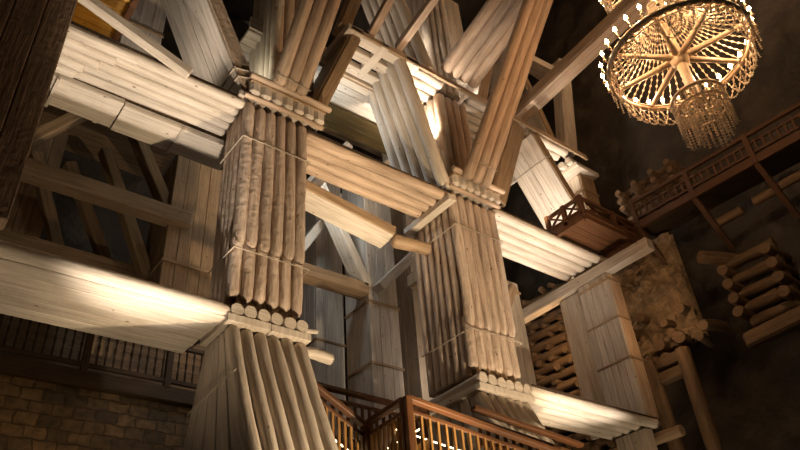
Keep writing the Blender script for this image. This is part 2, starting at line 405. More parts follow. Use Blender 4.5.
# toward the viewer
strut('three tan logs bound as a raking brace on the crown of the nearer log pillar', [(x, 9.66, 11.66) for x in span(4.9, 5.74, 3)], [(x + .02, 6.2, 16.1) for x in span(4.86, 5.74, 3)], .15, TAN, strap=.03)
strut('long brown bundle of three logs raking up from the crown behind the stairs', [(x, 9.72, 11.52) for x in span(10.55, 11.45, 3)], [(x, 4.6, 18.15) for x in span(10.75, 11.65, 3)], .155, TAN, strap=.06)
# toward -X : layers seen from below
strut('wide five log brace leaning between the two log pillars', [(10.28, y, 11.3) for y in span(9.95, 11.65, 5)], [(9.02, y, 15.75) for y in span(9.95, 11.65, 5)], .18, WHITE)
def board_strut(label, a, b, y0, y1, th, n, mat, edge, straps=(), name='board_brace'):
    """wide boarded brace in the XZ plane, A and B its ends in (x, z)"""
    t = thing(name, label, 'brace', (a[0], (y0 + y1) / 2, a[1])); ym = (y0 + y1) / 2
    d = V((b[0] - a[0], 0, b[1] - a[1])).normalized(); nrm = V((d.z, 0, -d.x))
    MB().boards(V((a[0], ym, a[1])), V((b[0], ym, b[1])), (0, 1, 0), y1 - y0 - .06, .10, n).build('under_boards', mat, t, .006)
    MB().bar(V((a[0], y0 + .04, a[1])) + nrm * (th / 2), V((b[0], y0 + .04, b[1])) + nrm * (th / 2), (0, 1, 0), .09, th).build('edge_board', edge, t, .01)
    MB().bar(V((a[0], y1 - .04, a[1])) + nrm * (th / 2), V((b[0], y1 - .04, b[1])) + nrm * (th / 2), (0, 1, 0), .09, th).build('edge_board', edge, t, .01)
    MB().boards(V((a[0], ym, a[1])) + nrm * th, V((b[0], ym, b[1])) + nrm * th, (0, 1, 0), y1 - y0 - .06, .08, n).build('top_boards', mat, t, .006)
    for f in straps:
        p = V((a[0], 0, a[1])).lerp(V((b[0], 0, b[1])), f) - nrm * .07
        s = MB().log((p.x, y0 - .03, p.z), (p.x, y1, p.z), .02, seg=6)
        s.log((p.x, y0 - .03, p.z), (p.x + nrm.x * th, y0 - .03, p.z + nrm.z * th), .02, seg=6); s.build('tie_cable', CORD, t)
    return t
board_strut('grey boxed brace leaning from the nearer pillar crown towards the dark post', (4.42, 11.45), (2.2, 16.4), 10.0, 11.7, .36, 6, PLANK, TAN, (.06, .10))
board_strut('floodlit pale boxed brace above the small balcony', (16.6, 11.6), (14.5, 15.35), 10.0, 11.4, .3, 6, WHITE, BROWN, (.22, .78))
board_strut('slim brown brace rising from the nearer pillar crown to the open timber grid', (6.1, 11.72), (7.42, 15.45), 10.0, 11.4, .26, 4, BROWN, BROWN)
board_strut('dark narrow brace in the shade of the long brown log bundle', (11.9, 11.72), (13.6, 15.45), 9.95, 11.2, .5, 4, BROWN, BROWN)
# poles
p = MB().bar((.62, 9.9, 11.95), (3.16, 9.88, 11.03), (0, 1, 0), .2, .24).build('raking_pole', WHITE, None, .03)
tag(p, 'single pale squared pole slanting down onto the upper long log beam', 'pole')

# centre posts over the capitals
def centre_post(label, x0, x1, y0, y1, z0, z1, n, mat, mside=None, nm='upper_post', cat='post'):
    t = thing(nm, label, cat, ((x0 + x1) / 2, (y0 + y1) / 2, z0))
    w = (x1 - x0) / n; m = max(2, round((y1 - y0) / w)); w2 = (y1 - y0) / m
    MB().box(x0 + .15, x1 - .15, y0 + .15, y1 - .15, z0, z1).build('core', BROWN, t)
    for i in range(n): MB().log((x0 + w * (i + .5), y0 + w * .5, z0), (x0 + w * (i + .5), y0 + w * .5, z1), w * .53, rough=.06).build('log', mat, t)
    for i in range(m): MB().log((x0 + w2 * .5, y0 + w2 * (i + .5), z0), (x0 + w2 * .5, y0 + w2 * (i + .5), z1), w2 * .53, rough=.06).build('log', mside or mat, t)
    return t
centre_post('round log post lit on one side behind the three tan logs', 5.38, 6.6, 10.6, 12.1, 11.75, 21, 4, TAN, WHITE)
centre_post('brown four log post standing between the two braces of the crown behind the stairs', 10.75, 11.95, 10.35, 11.6, 11.75, 15.4, 4, TAN, WHITE)
centre_post('tall log post continuing above the upper ledge over the stairs pillar', 10.75, 11.95, 10.5, 12.0, 15.9, 24, 4, WHITE, WHITE)

def board_post(label, x0, x1, y0, y1, z0, z1, n, mat, straps=(), nm='boxed_post', side=None):
    t = thing(nm, label, 'post', ((x0 + x1) / 2, (y0 + y1) / 2, z0)); xm, ym = (x0 + x1) / 2, (y0 + y1) / 2
    MB().boards((xm, y0 + .04, z0), (xm, y0 + .04, z1), (1, 0, 0), x1 - x0, .08, n).build('front_boards', mat, t, .006)
    m = max(2, round(n * (y1 - y0) / (x1 - x0)))
    for x in (x0 + .04, x1 - .04): MB().boards((x, ym + .05, z0), (x, ym + .05, z1), (0, 1, 0), y1 - y0 - .1, .08, m).build('side_boards', side or mat, t, .006)
    for z in straps:
        s = MB().bar((x0 - .03, y0 - .02, z), (x1 + .03, y0 - .02, z), (0, 0, 1), .07, .04); s.bar((x0 - .02, y0, z), (x0 - .02, y1, z), (0, 0, 1), .07, .04)
        s.build('strap', BROWN, t)
    return t
board_post('floodlit boxed post with a brown front under the upper ledge, close to the rock wall', 17.15, 17.9, 10.35, 11.9, 11.5, 15.1, 2, BROWN, (14.4,), side=WHITE)
# ------------------------------------------------------------------ horizontal log decks, level by level
log_deck('log_beam', 'upper long beam of five pale logs between the dark post and the nearer log pillar', .2, 4.5, 10.0, 11.25, 10.98, 5, joint=2.1)
t = thing('board_beam', 'boarded beam with a stepped board joint along the rear of the upper long log beam', 'beam', (2.5, 11.7, 10.9))
MB().boards((.3, 11.72, 11.0), (2.35, 11.72, 11.0), (0, 1, 0), .86, .14, 2).build('boards', WHITE, t, .01)
MB().boards((2.36, 11.72, 10.96), (4.9, 11.72, 10.96), (0, 1, 0), .86, .16, 2).build('boards', WHITE, t, .01)
MB().box(.3, 4.9, 11.35, 12.1, 11.08, 11.4).build('core', BROWN, t)
for x in (1.05, 3.65): MB().bar((x, 11.25, 10.87), (x, 12.15, 10.87), (1, 0, 0), .06, .05).build('strap', WHITE, t)
log_deck('log_beam', 'four log beam joining the two log pillars at crown height', 6.0, 10.45, 10.0, 11.2, 10.86, 4, TAN)
log_deck('log_beam', 'brightly floodlit log beam running from the stairs pillar to the rock wall side', 11.9, 16.9, 9.95, 11.5, 11.0, 5, WHITE, x1s=[16.8, 16.72, 16.66, 16.6, 16.5])
board_strut('squared plank brace sloping gently under the four log beam', (9.35, 10.12), (5.9, 10.62), 11.2, 11.9, .26, 2, WHITE, BROWN)
p = MB().log((9.3, 11.3, 10.02), (10.33, 11.1, 9.95), .17, seg=12, dome0=.1, rough=.2).build('bracket_log', BROWN); tag(p, 'stubby brown round log between the plank beam end and the stairs pillar', 'log')
p = MB().bar((10.2, 9.85, 10.8), (10.2, 11.75, 10.8), (1, 0, 0), .24, .2).build('bearer', WHITE, None, .02); tag(p, 'short pale cross bearer under the end of the four log beam', 'bearer')
p = MB().bar((16.45, 8.35, 10.73), (16.45, 13.6, 10.73), (1, 0, 0), .34, .36).build('cross_beam', PLANK, None, .02); tag(p, 'squared cross beam resting on top of the board clad pillar', 'beam')
# lower level
t = thing('board_beam', 'long pale board beam at lower left with many knots', 'beam', (2.2, 10.8, 5.85))
for i, y in enumerate(span(10.0, 11.65, 5)):
    MB().bar((-1.6, y, 5.93), (4.45 - .02 * i, y, 5.93), (0, 1, 0), .325, .16).build('board', WHITE, t, .02)
MB().log((-1.55, 10.06, 6.02), (4.56, 10.06, 6.02), .15, dome1=.4, seg=16, rough=.02).build('edge_log', WHITE, t)
MB().box(-1.6, 4.4, 10.05, 11.6, 6.0, 6.16).build('core', BROWN, t)
log_deck('log_beam', 'lower beam of pale logs running right from the foot of the stairs pillar', 11.9, 16.85, 9.85, 11.3, 5.85, 5)
p = MB().boards((16.4, 10.5, 5.2), (16.4, 10.5, 5.82), (0, 1, 0), 1.0, .3, 4).build('end_boards', WHITE, None, .01); tag(p, 'pale end boards below the lower log beam tip', 'board')
p = MB().log((16.75, 9.3, 5.62), (16.75, 12.4, 5.62), .15).build('bearer_log', BROWN); tag(p, 'brown bearer log under the tip of the lower log beam', 'log')
# bolts at the foot of pillar
for i, (x, z, L) in enumerate(((6.02, 5.62, .62), (6.02, 6.08, .3))):
    p = MB().log((x, 10.1, z), (x + L, 10.1, z + .02), .11 if i == 0 else .05, seg=9, rough=.25).build('beam_stub', WHITE); tag(p, ['splintered pale beam stub jutting from the nearer pillar plate', 'small broken wood splinter above the beam stub'][i], 'stub')
# level three: ledge and decks
p = MB()
t = thing('upper_ledge', 'long narrow tan ledge board crossing above both braces', 'ledge', (11, 10, 15.4))
MB().bar((7.3, 9.95, 15.52), (11.0, 9.95, 15.52), (0, 0, 1), .16, .1).build('board', TAN, t, .02)
MB().bar((11.0, 9.96, 15.54), (17.2, 9.96, 15.54), (0, 0, 1), .16, .1).build('board', TAN, t, .02)
MB().bar((7.3, 9.92, 15.42), (17.2, 9.92, 15.42), (0, 0, 1), .04, .08).build('moulding', BROWN, t, .01)
# open grid
t = thing('timber_grid', 'open ladder like grid of pale squared timbers under the upper ledge', 'grid', (8.4, 10.6, 15.5))
for x in (7.45, 9.45): MB().bar((x, 9.9, 15.5), (x, 11.25, 15.5), (1, 0, 0), .5, .26).build('side_timber', WHITE, t, .02)
MB().bar((8.45, 9.9, 15.5), (8.45, 11.25, 15.5), (1, 0, 0), .26, .22).build('side_timber', WHITE, t, .02)
for y in (10.12, 10.6, 11.1): MB().bar((7.3, y, 15.52), (9.6, y, 15.52), (0, 1, 0), .3, .24).build('cross_timber', WHITE, t, .02)
log_deck('log_beam', 'short floodlit log ceiling between the timber grid and the stairs pillar', 9.65, 10.9, 10.1, 11.7, 15.5, 5)
log_deck('log_beam', 'floodlit log ceiling behind the long brown log bundle', 11.9, 14.4, 10.1, 11.5, 15.5, 5)
log_deck('log_beam', 'cone shaped patch of lit logs over the floodlit boxed brace', 14.5, 16.5, 10.1, 11.4, 15.48, 4)
t = thing('log_capital', 'pale notched cap on the floodlit boxed post near the rock wall', 'capital', (16.8, 10.9, 15.1))
MB().bar((17.35, 10.1, 15.2), (17.35, 12.1, 15.2), (1, 0, 0), 1.2, .16).build('plate', WHITE, t, .02)
for i, y in enumerate(span(10.0, 11.5, 5)): MB().log((16.6, y + .2, 15.4), (18.0, y + .2, 15.4), .14, seg=10).build('log', WHITE, t)
# beams laid toward the viewer from the ledge
def ybeam(label, x, y0, z0, y1, z1, w, h, mat, n=1, logs=False, nm='cantilever_beam'):
    t = thing(nm, label, 'beam', (x, y0, z0))
    if logs:
        for i, xx in enumerate(span(x - w / 2, x + w / 2, n)): MB().log((xx, y0, z0), (xx, y1, z1), w / n * .54, dome0=.08).build('log', mat, t)
    else:
        MB().boards((x, y0, z0), (x, y1, z1), (1, 0, 0), w, h * .3, 1).build('under_boards', mat, t, .01)
        MB().bar((x - w / 2 + .04, y0, z0 + h * .5), (x - w / 2 + .04, y1, z1 + h * .5), (1, 0, 0), .08, h * .7).build('side_board', BROWN, t, .01)
        MB().bar((x + w / 2 - .04, y0, z0 + h * .5), (x + w / 2 - .04, y1, z1 + h * .5), (1, 0, 0), .08, h * .7).build('side_board', BROWN, t, .01)
    return t
ybeam('four log raking brace above the ledge, crossing behind the long brown log bundle', 11.15, 9.85, 15.75, 4.5, 17.45, 1.4, .3, TAN, 4, True, 'log_brace')
ybeam('boxed beam reaching from the upper ledge towards the nearer chandelier', 14.75, 10.9, 16.55, 4.6, 17.1, .55, .5, TAN)
ybeam('thin squared beam reaching forward over the timber grid', 9.0, 10.0, 15.75, 6.5, 16.6, .22, .24, TAN)
ybeam('short squared beam reaching forward at the corner of the timber grid', 8.05, 10.0, 15.75, 8.0, 16.8, .22, .24, TAN)
board_strut('upright pale board brace at the edge of the dark rock, beneath the chandelier', (16.35, 15.75), (17.6, 21.0), 10.0, 10.5, .5, 2, PLANK, PLANK)
board_strut('pale lit board brace above the lit log patch', (16.2, 15.75), (14.6, 21.5), 10.4, 11.8, .3, 5, PLANK, BROWN)
board_strut('broad pale board brace rising behind the four log raking brace', (12.4, 15.75), (14.0, 20.5), 10.3, 11.8, .3, 5, WHITE, BROWN)
strut('upper fan of dim logs leaning towards the nearer pillar above the ledge', [(10.3, y, 15.8) for y in span(10.0, 11.6, 5)], [(8.7, y, 21) for y in span(10.0, 11.6, 5)], .18, WHITE)
for i, (x0, z0, x1, z1, y) in enumerate(((7.3, 15.8, 8.6, 20.5, 10.4), (14.6, 19.9, 18.2, 20.4, 10.4), (15.0, 21.2, 18.2, 21.0, 11.0))):
    p = MB().bar((x0, y, z0), (x1, y, z1), (0, 1, 0), .5, .34).build('roof_timber', [BROWN, PLANK, PLANK][i], None, .02)
    tag(p, ['dark squared timber rising from the corner of the timber grid', 'pale level roof timber seen between the brown log bundle and the rock', 'higher pale roof timber near the chandelier'][i], 'timber')
board_post('boxed pale post in the lit gap behind the four log raking brace', 13.2, 14.3, 11.9, 12.9, 15.95, 24, 3, WHITE, (18.6,))
board_post('boxed pale post lit from below, above the floodlit boxed brace', 15.5, 16.5, 11.9, 12.9, 15.95, 24, 3, WHITE, (19.6,))
# left top corner
t = thing('plank_platform', 'amber lit plank platform behind the dark post', 'platform', (1.2, 11.3, 13))
MB().boards((-.6, 11.1, 13.0), (1.95, 11.1, 13.0), (0, 1, 0), 1.9, .08, 6).build('boards', AMBER, t, .005)
MB().bar((1.9, 10.1, 12.95), (1.9, 12.1, 12.95), (1, 0, 0), .14, .2).build('edge_beam', RAIL, t, .01)
board_post('grey boxed post rising beside the amber lit platform', 2.05, 2.95, 11.7, 12.6, 11.3, 20, 3, PLANK, (13.9,))
p = MB().bar((.3, 10.5, 11.75), (3.0, 10.5, 11.4), (0, 1, 0), .12, .06).build('white_cable_rail', CORD); tag(p, 'thin pale rail above the upper long log beam', 'rail')
# sky lit beam and olive platform
t = thing('board_beam', 'cool lit white boxed beam glimpsed under the timber grid', 'beam', (9, 12.1, 15.4))
MB().boards((5.0, 11.85, 15.3), (10.6, 11.85, 15.3), (0, 1, 0), 1.0, .12, 4).build('under_boards', WHITE, t, .01)
MB().bar((5.0, 11.34, 15.55), (10.6, 11.34, 15.55), (0, 1, 0), .08, .45).build('face_board', WHITE, t, .01)
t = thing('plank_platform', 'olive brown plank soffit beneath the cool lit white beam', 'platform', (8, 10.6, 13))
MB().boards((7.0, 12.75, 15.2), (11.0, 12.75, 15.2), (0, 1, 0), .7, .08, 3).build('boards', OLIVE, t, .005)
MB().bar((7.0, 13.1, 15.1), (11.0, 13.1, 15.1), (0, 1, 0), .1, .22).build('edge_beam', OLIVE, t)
# logs stepping left of grid
log_deck('log_beam', 'dim stepped log ceiling seen between the three tan logs and the grid', 5.9, 7.3, 10.9, 12.9, 16.2, 7)

# ------------------------------------------------------------------ rear frame
board_post('wide boxed rear post of brown boards behind the nearer log pillar', 4.5, 6.05, 14.0, 15.5, 8.0, 12.6, 5, BROWN, (9.3,))
board_post('boxed rear post standing behind the landing of the stairs', 10.5, 11.55, 14.0, 15.2, ZF, 15.2, 3, PLANK, (9.9, 8.0))
board_post('farther boxed post beside the landing, deep in the frame', 10.35, 11.4, 16.6, 17.6, ZF, 16.5, 3, PLANK, (9.8,))
board_post('narrow pale boxed post close behind the stairs pillar', 14.0, 14.95, 12.2, 13.0, ZF, 10.9, 3, PLANK, (10.55,), side=WHITE)
board_post('tall dim boxed post deep behind the four log beam', 12.6, 13.9, 14.5, 15.5, ZF, 19, 3, PLANK, (12.5,))
board_post('rear post far behind the upper long log beam', 1.2, 2.2, 16.6, 17.6, 9.4, 19, 3, BROWN)
board_post('dim rear post behind the stairs and the lower log beam', 14.9, 16.0, 14.2, 15.3, ZF, 17, 3, PLANK)
def sq(label, p, q, w, h, mat, side=(0, 1, 0), nm='squared_beam', cat='beam'):
    o = MB().bar(p, q, side, w, h).build(nm, mat, None, .02); return tag(o, label, cat)
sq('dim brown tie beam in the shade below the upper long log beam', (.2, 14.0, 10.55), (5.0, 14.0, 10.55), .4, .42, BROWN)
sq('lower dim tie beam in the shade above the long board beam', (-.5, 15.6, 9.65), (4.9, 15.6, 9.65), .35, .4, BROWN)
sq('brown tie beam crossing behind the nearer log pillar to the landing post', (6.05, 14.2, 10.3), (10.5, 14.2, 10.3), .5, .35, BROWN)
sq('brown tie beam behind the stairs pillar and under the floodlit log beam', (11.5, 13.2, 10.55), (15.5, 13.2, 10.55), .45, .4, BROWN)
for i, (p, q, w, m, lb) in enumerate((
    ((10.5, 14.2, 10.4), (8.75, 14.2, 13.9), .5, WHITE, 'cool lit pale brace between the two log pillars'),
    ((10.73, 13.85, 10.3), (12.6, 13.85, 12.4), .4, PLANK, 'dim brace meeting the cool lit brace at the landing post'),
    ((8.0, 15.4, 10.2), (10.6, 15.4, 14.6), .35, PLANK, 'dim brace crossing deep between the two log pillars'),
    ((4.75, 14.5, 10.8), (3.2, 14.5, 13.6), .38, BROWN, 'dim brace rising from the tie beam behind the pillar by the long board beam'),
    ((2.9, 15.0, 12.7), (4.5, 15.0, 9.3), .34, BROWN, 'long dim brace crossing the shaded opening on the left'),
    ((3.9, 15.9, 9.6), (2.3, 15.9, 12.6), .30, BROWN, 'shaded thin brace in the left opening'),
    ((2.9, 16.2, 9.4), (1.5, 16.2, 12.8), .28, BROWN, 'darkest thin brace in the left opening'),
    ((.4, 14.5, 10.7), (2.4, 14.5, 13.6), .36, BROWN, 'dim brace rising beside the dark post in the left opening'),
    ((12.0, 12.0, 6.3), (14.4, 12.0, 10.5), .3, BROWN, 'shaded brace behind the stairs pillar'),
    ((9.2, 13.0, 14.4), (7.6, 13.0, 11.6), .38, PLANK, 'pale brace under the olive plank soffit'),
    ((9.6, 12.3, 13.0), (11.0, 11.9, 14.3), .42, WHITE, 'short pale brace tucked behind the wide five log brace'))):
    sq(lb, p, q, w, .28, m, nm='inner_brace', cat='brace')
# dark backing of the frame interior
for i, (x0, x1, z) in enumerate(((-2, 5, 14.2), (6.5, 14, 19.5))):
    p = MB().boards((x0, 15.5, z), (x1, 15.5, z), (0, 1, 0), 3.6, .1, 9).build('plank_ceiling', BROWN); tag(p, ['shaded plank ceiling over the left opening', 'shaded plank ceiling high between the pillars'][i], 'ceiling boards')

# ------------------------------------------------------------------ gallery and masonry, far left
struct('wall_masonry', MB().bar((.25, 17.7, ZF), (.25, 17.7, 7.2), (1, 0, 0), 18.5, .9), MASON)
t = thing('gallery_railing', 'dark wooden gallery railing above the stone block wall', 'railing', (2, 17.3, 7.2))
MB().bar((-3, 17.5, 7.4), (9.5, 17.5, 7.4), (0, 1, 0), .9, .36).build('walkway', DARK, t)
MB().bar((-3, 17.1, 8.75), (9.5, 17.1, 8.75), (0, 1, 0), .12, .1).build('hand_rail', DARK, t)
MB().bar((-3, 17.1, 7.75), (9.5, 17.1, 7.75), (0, 1, 0), .1, .1).build('foot_rail', DARK, t)
for i in range(6): MB().box(-2.4 + i * 2.1, -2.24 + i * 2.1, 17.02, 17.18, 7.55, 8.95).build('rail_post', DARK, t)
for i in range(58): MB().lathe((-2.9 + i * .21, 17.1, 7.78), [(.025, 0), (.035, .2), (.02, .35), (.04, .5), (.02, .62), (.035, .8), (.025, .95)], 6).build('baluster', DARK, t)
p = MB().boards((-3, 18.1, 8.4), (9.5, 18.1, 8.4), (0, 0, 1), 2.2, .1, 9).build('gallery_backing', BROWN); tag(p, 'dim plank lining behind the dark gallery railing', 'wall boards')

# ------------------------------------------------------------------ stairs
def railing(label, p, q, h=1.05, n=16, strip=True, posts=True):
    p, q = V(p), V(q); t = thing('stair_railing', label, 'railing', p - V((0, 0, h)))
    d = (q - p); side = V((-d.y, d.x, 0)).normalized()
    MB().bar(p, q, side, .15, .09).build('hand_rail', RAIL, t, .015)
    MB().bar(p - V((0, 0, .22)), q - V((0, 0, .22)), side, .06, .07).build('middle_rail', RAIL, t, .01)
    MB().bar(p - V((0, 0, h)), q - V((0, 0, h)), side, .1, .22).build('stringer', RAIL, t, .01)
    for i in range(n):
        c = p.lerp(q, (i + .5) / n); MB().bar(c - V((0, 0, h)), c - V((0, 0, .22)), side, .055, .045).build('baluster', LITBAL if strip else RAIL, t)
    if posts:
        for c in (p, q): MB().bar(c - V((0, 0, h + .4)), c + V((0, 0, .02)), side, .14, .14).build('newel_post', RAIL, t, .01)
    if strip:
        o = side * (-.35 if side.x + side.y < 0 else .35)
        MB().bar(p - V((0, 0, h * .42)) + o, q - V((0, 0, h * .42)) + o, side, .018, .018).build('strip_lamp', STRIP, t)
        MB().bar(p - V((0, 0, h * .8)) + o * 1.5, q - V((0, 0, h * .8)) + o * 1.5, side, .05, .5).build('lamp_board', AMBER, t)
        MB().boards(p - V((0, 0, h + .05)) + o * 1.6, q - V((0, 0, h + .05)) + o * 1.6, side, 1.0, .08, 2).build('stair_flight', AMBER, t)
    return t
AP = V((7.3, 8.8, 4.53))
railing('red brown stair railing descending right from the landing corner', AP, (11.3, 8.8, 4.08), n=22)
railing('red brown stair railing descending left behind the landing corner', AP + V((0, .08, 0)), (7.3, 9.95, 4.47), n=8)
railing('stair railing climbing behind the foot of the nearer log pillar', (7.3, 10.05, 4.45), (6.15, 10.05, 5.05), n=9)
railing('level landing railing farthest back beside the boxed rear post', (6.8, 11.0, 5.5), (9.6, 11.0, 5.44), n=16, strip=False)
railing('lower outer railing in front of the splayed foot of the stairs pillar', (9.15, 9.1, 4.78), (12.2, 9.1, 4.50), h=.6, n=14, strip=False, posts=False)

# ------------------------------------------------------------------ walkway and balcony on the right wall
t = thing('walkway', 'red brown railed walkway along the rock wall under the chandelier', 'walkway', (17.5, 5, 11.6))
WZ = 11.9
MB().boards((17.55, 8.9, WZ), (17.55, .5, WZ - .35), (1, 0, 0), 1.1, .12, 4).build('deck', DARK, t)
MB().bar((17.0, 8.9, WZ - .05), (17.0, .5, WZ - .4), (1, 0, 0), .1, .24).build('edge_beam', WALK, t)
MB().bar((17.0, 8.9, WZ + .8), (17.0, .5, WZ + .45), (1, 0, 0), .1, .1).build('hand_rail', WALK, t)
MB().bar((17.0, 8.9, WZ + .2), (17.0, .5, WZ - .15), (1, 0, 0), .07, .07).build('foot_rail', WALK, t)
MB().bar((17.0, 8.9, WZ + .52), (17.0, .5, WZ + .17), (1, 0, 0), .06, .06).build('middle_rail', WALK, t)
for i in range(40):
    y = 8.8 - i * .21; z = WZ - .35 * (8.9 - y) / 8.4
    MB().bar((17.0, y, z + .15), (17.0, y, z + .6), (1, 0, 0), .045, .06).build('baluster', WALK, t)
for i in range(5):
    y = 8.8 - i * 1.9; z = WZ - .35 * (8.9 - y) / 8.4
    MB().box(16.93, 17.07, y - .07, y + .07, z - .15, z + .85).build('rail_post', WALK, t)
    MB().bar((17.0, y, z - .15), (18.2, y, z - 1.5), (0, 1, 0), .14, .14).build('bracket', WALK, t)
t = thing('balcony', 'small red brown wooden balcony at the end of the walkway', 'balcony', (16.8, 9.8, 11.9))
bx0, by0, by1, bz = 14.45, 8.95, 10.2, 11.42
MB().boards((bx0, (by0 + by1) / 2 - .1, bz), (17.9, (by0 + by1) / 2 - .1, bz), (0, 1, 0), by1 - by0, .12, 6).build('deck', RAIL, t)
MB().bar((bx0, by0, bz - .1), (bx0, by1, bz - .1), (1, 0, 0), .12, .26).build('edge_beam', RAIL, t)
MB().bar((bx0, by0, bz - .1), (17.6, by0, bz - .1), (0, 1, 0), .12, .26).build('edge_beam', RAIL, t)
for z in (.55, .1):
    MB().bar((bx0, by0, bz + z), (bx0, by1, bz + z), (1, 0, 0), .09, .09).build('rail', RAIL, t)
    MB().bar((bx0, by0, bz + z), (17.4, by0, bz + z), (0, 1, 0), .09, .09).build('rail', RAIL, t)
for (x, y) in ((bx0, by0), (bx0, (by0 + by1) / 2), (bx0, by1), (15.95, by0), (17.4, by0)): MB().box(x - .06, x + .06, y - .06, y + .06, bz - .1, bz + .62).build('rail_post', RAIL, t)
for (a, b) in (((bx0, by0), (bx0, by0 + .62)), ((bx0, by0 + .62), (bx0, by1)), ((bx0, by0), (15.95, by0)), ((15.95, by0), (17.4, by0))):
    for s_ in (0, 1):
        MB().bar((*a, bz + (.1 if s_ else .55)), (*b, bz + (.55 if s_ else .1)), (0, 1, 0) if a[1] == b[1] else (1, 0, 0), .05, .05).build('cross_slat', RAIL, t)

# ------------------------------------------------------------------ cribs in the rock
def crib(label, ys, zs, ends_y, xf=17.75, r=.2, mat=CRIB, slope=0.0):
    (ya, yb) = ys; t = thing('log_crib', label, 'log crib', (xf, (ya + yb) / 2, zs[0]))
    for z in zs: MB().log((xf + .25, ya, z + slope * 0), (xf + .25, yb, z + slope), r, seg=10, rough=.1).build('log', mat, t)
    for z in zs[:-1]:
        dz = (zs[1] - zs[0]) / 2
        for y in ends_y: MB().log((xf - .3, y, z + dz + slope * (y - ya) / (yb - ya)), (xf + .9, y, z + dz + slope * (y - ya) / (yb - ya)), r * .95, seg=12, rough=.08).build('log_end', mat, t)
    return t
crib('dim log crib wedged in the rock above the walkway', (9.6, 7.4), [12.9, 13.22, 13.54, 13.86], (9.4, 8.75, 8.1, 7.5), r=.115)
crib('log crib with round ends showing, set in the dark rock under the walkway', (7.1, 5.75), [8.0, 8.42, 8.84, 9.3, 9.8], (7.12, 5.86), r=.165)
p = MB().log((17.3, 7.5, 10.1), (18.2, 6.9, 9.9), .19).build('crib_log', CRIB); tag(p, 'lone round ended log sticking out of the rock next to the crib', 'log')
p = MB().boards((17.7, 7.3, 7.45), (17.7, 5.2, 7.55), (0, 0, 1), .42, .4, 1).build('squared_timber', CRIB, None, .06); tag(p, 'thick squared tan timber below the round ended log crib', 'timber')
for i, (ya, yb, z) in enumerate(((7.0, 6.1, 11.75), (5.75, 4.2, 11.8))):
    p = MB().log((17.8, ya, z - .7), (17.8, yb, z - .7), .13).build('wall_log', CRIB); tag(p, ['tan wall log under the walkway, closer to the log pillars', 'tan wall log under the walkway, closer to the chandelier side'][i], 'log')
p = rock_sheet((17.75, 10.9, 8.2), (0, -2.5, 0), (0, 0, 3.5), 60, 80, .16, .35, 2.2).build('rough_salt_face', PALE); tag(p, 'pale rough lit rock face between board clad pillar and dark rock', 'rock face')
rr = random.Random(4)
for i in range(13):
    y = 10.6 - .2 * i + rr.uniform(-.1, .1); z = 8.1 + rr.uniform(-.35, .45) + (.9 if i % 3 == 1 else 0)
    p = MB().log((17.35, y, z), (18.3, y + rr.uniform(-.3, .3), z + .1), rr.uniform(.12, .2)).build('packing_log', CRIB)
    tag(p, 'round ended packing log jammed at the foot of the pale rough rock face', 'log', 'packing logs under the rough rock face')
for i, (y0, y1, z) in enumerate(((10.05, 9.8, 7.95), (8.95, 8.95, 7.9))):
    p = MB().log((17.45, y0, z), (17.35, y1, ZF), .2, seg=12, rough=.08).build('prop_log', CRIB); tag(p, ['leaning brown prop log just beside the board clad pillar', 'leaning brown prop log farther out on the dark rock'][i], 'prop')
for i, z in enumerate((7.75, 7.35)):
    p = MB().bar((17.5, 10.2, z), (17.5, 9.0, z), (1, 0, 0), .3, .3).build('wedge_block', CRIB, None, .03); tag(p, ['upper wedge block between the two prop logs', 'lower wedge block between the two prop logs'][i], 'block')
t = thing('log_crib', 'tall dark stack of crib logs behind the board clad pillar', 'log crib', (17.9, 13.6, 5))
z = 5.2
while z < 12.2:
    MB().log((17.95, 12.0, z), (17.95, 15.4, z + .1), .15, seg=9, rough=.14).build('log', CRIB, t)
    for y in (12.3, 12.9, 13.6, 14.3, 14.9): MB().log((17.7, y + rr.uniform(-.2, .2), z + .24), (18.4, y, z + .24), rr.uniform(.09, .13), seg=8, rough=.12).build('log_end', CRIB, t)
    z += .42

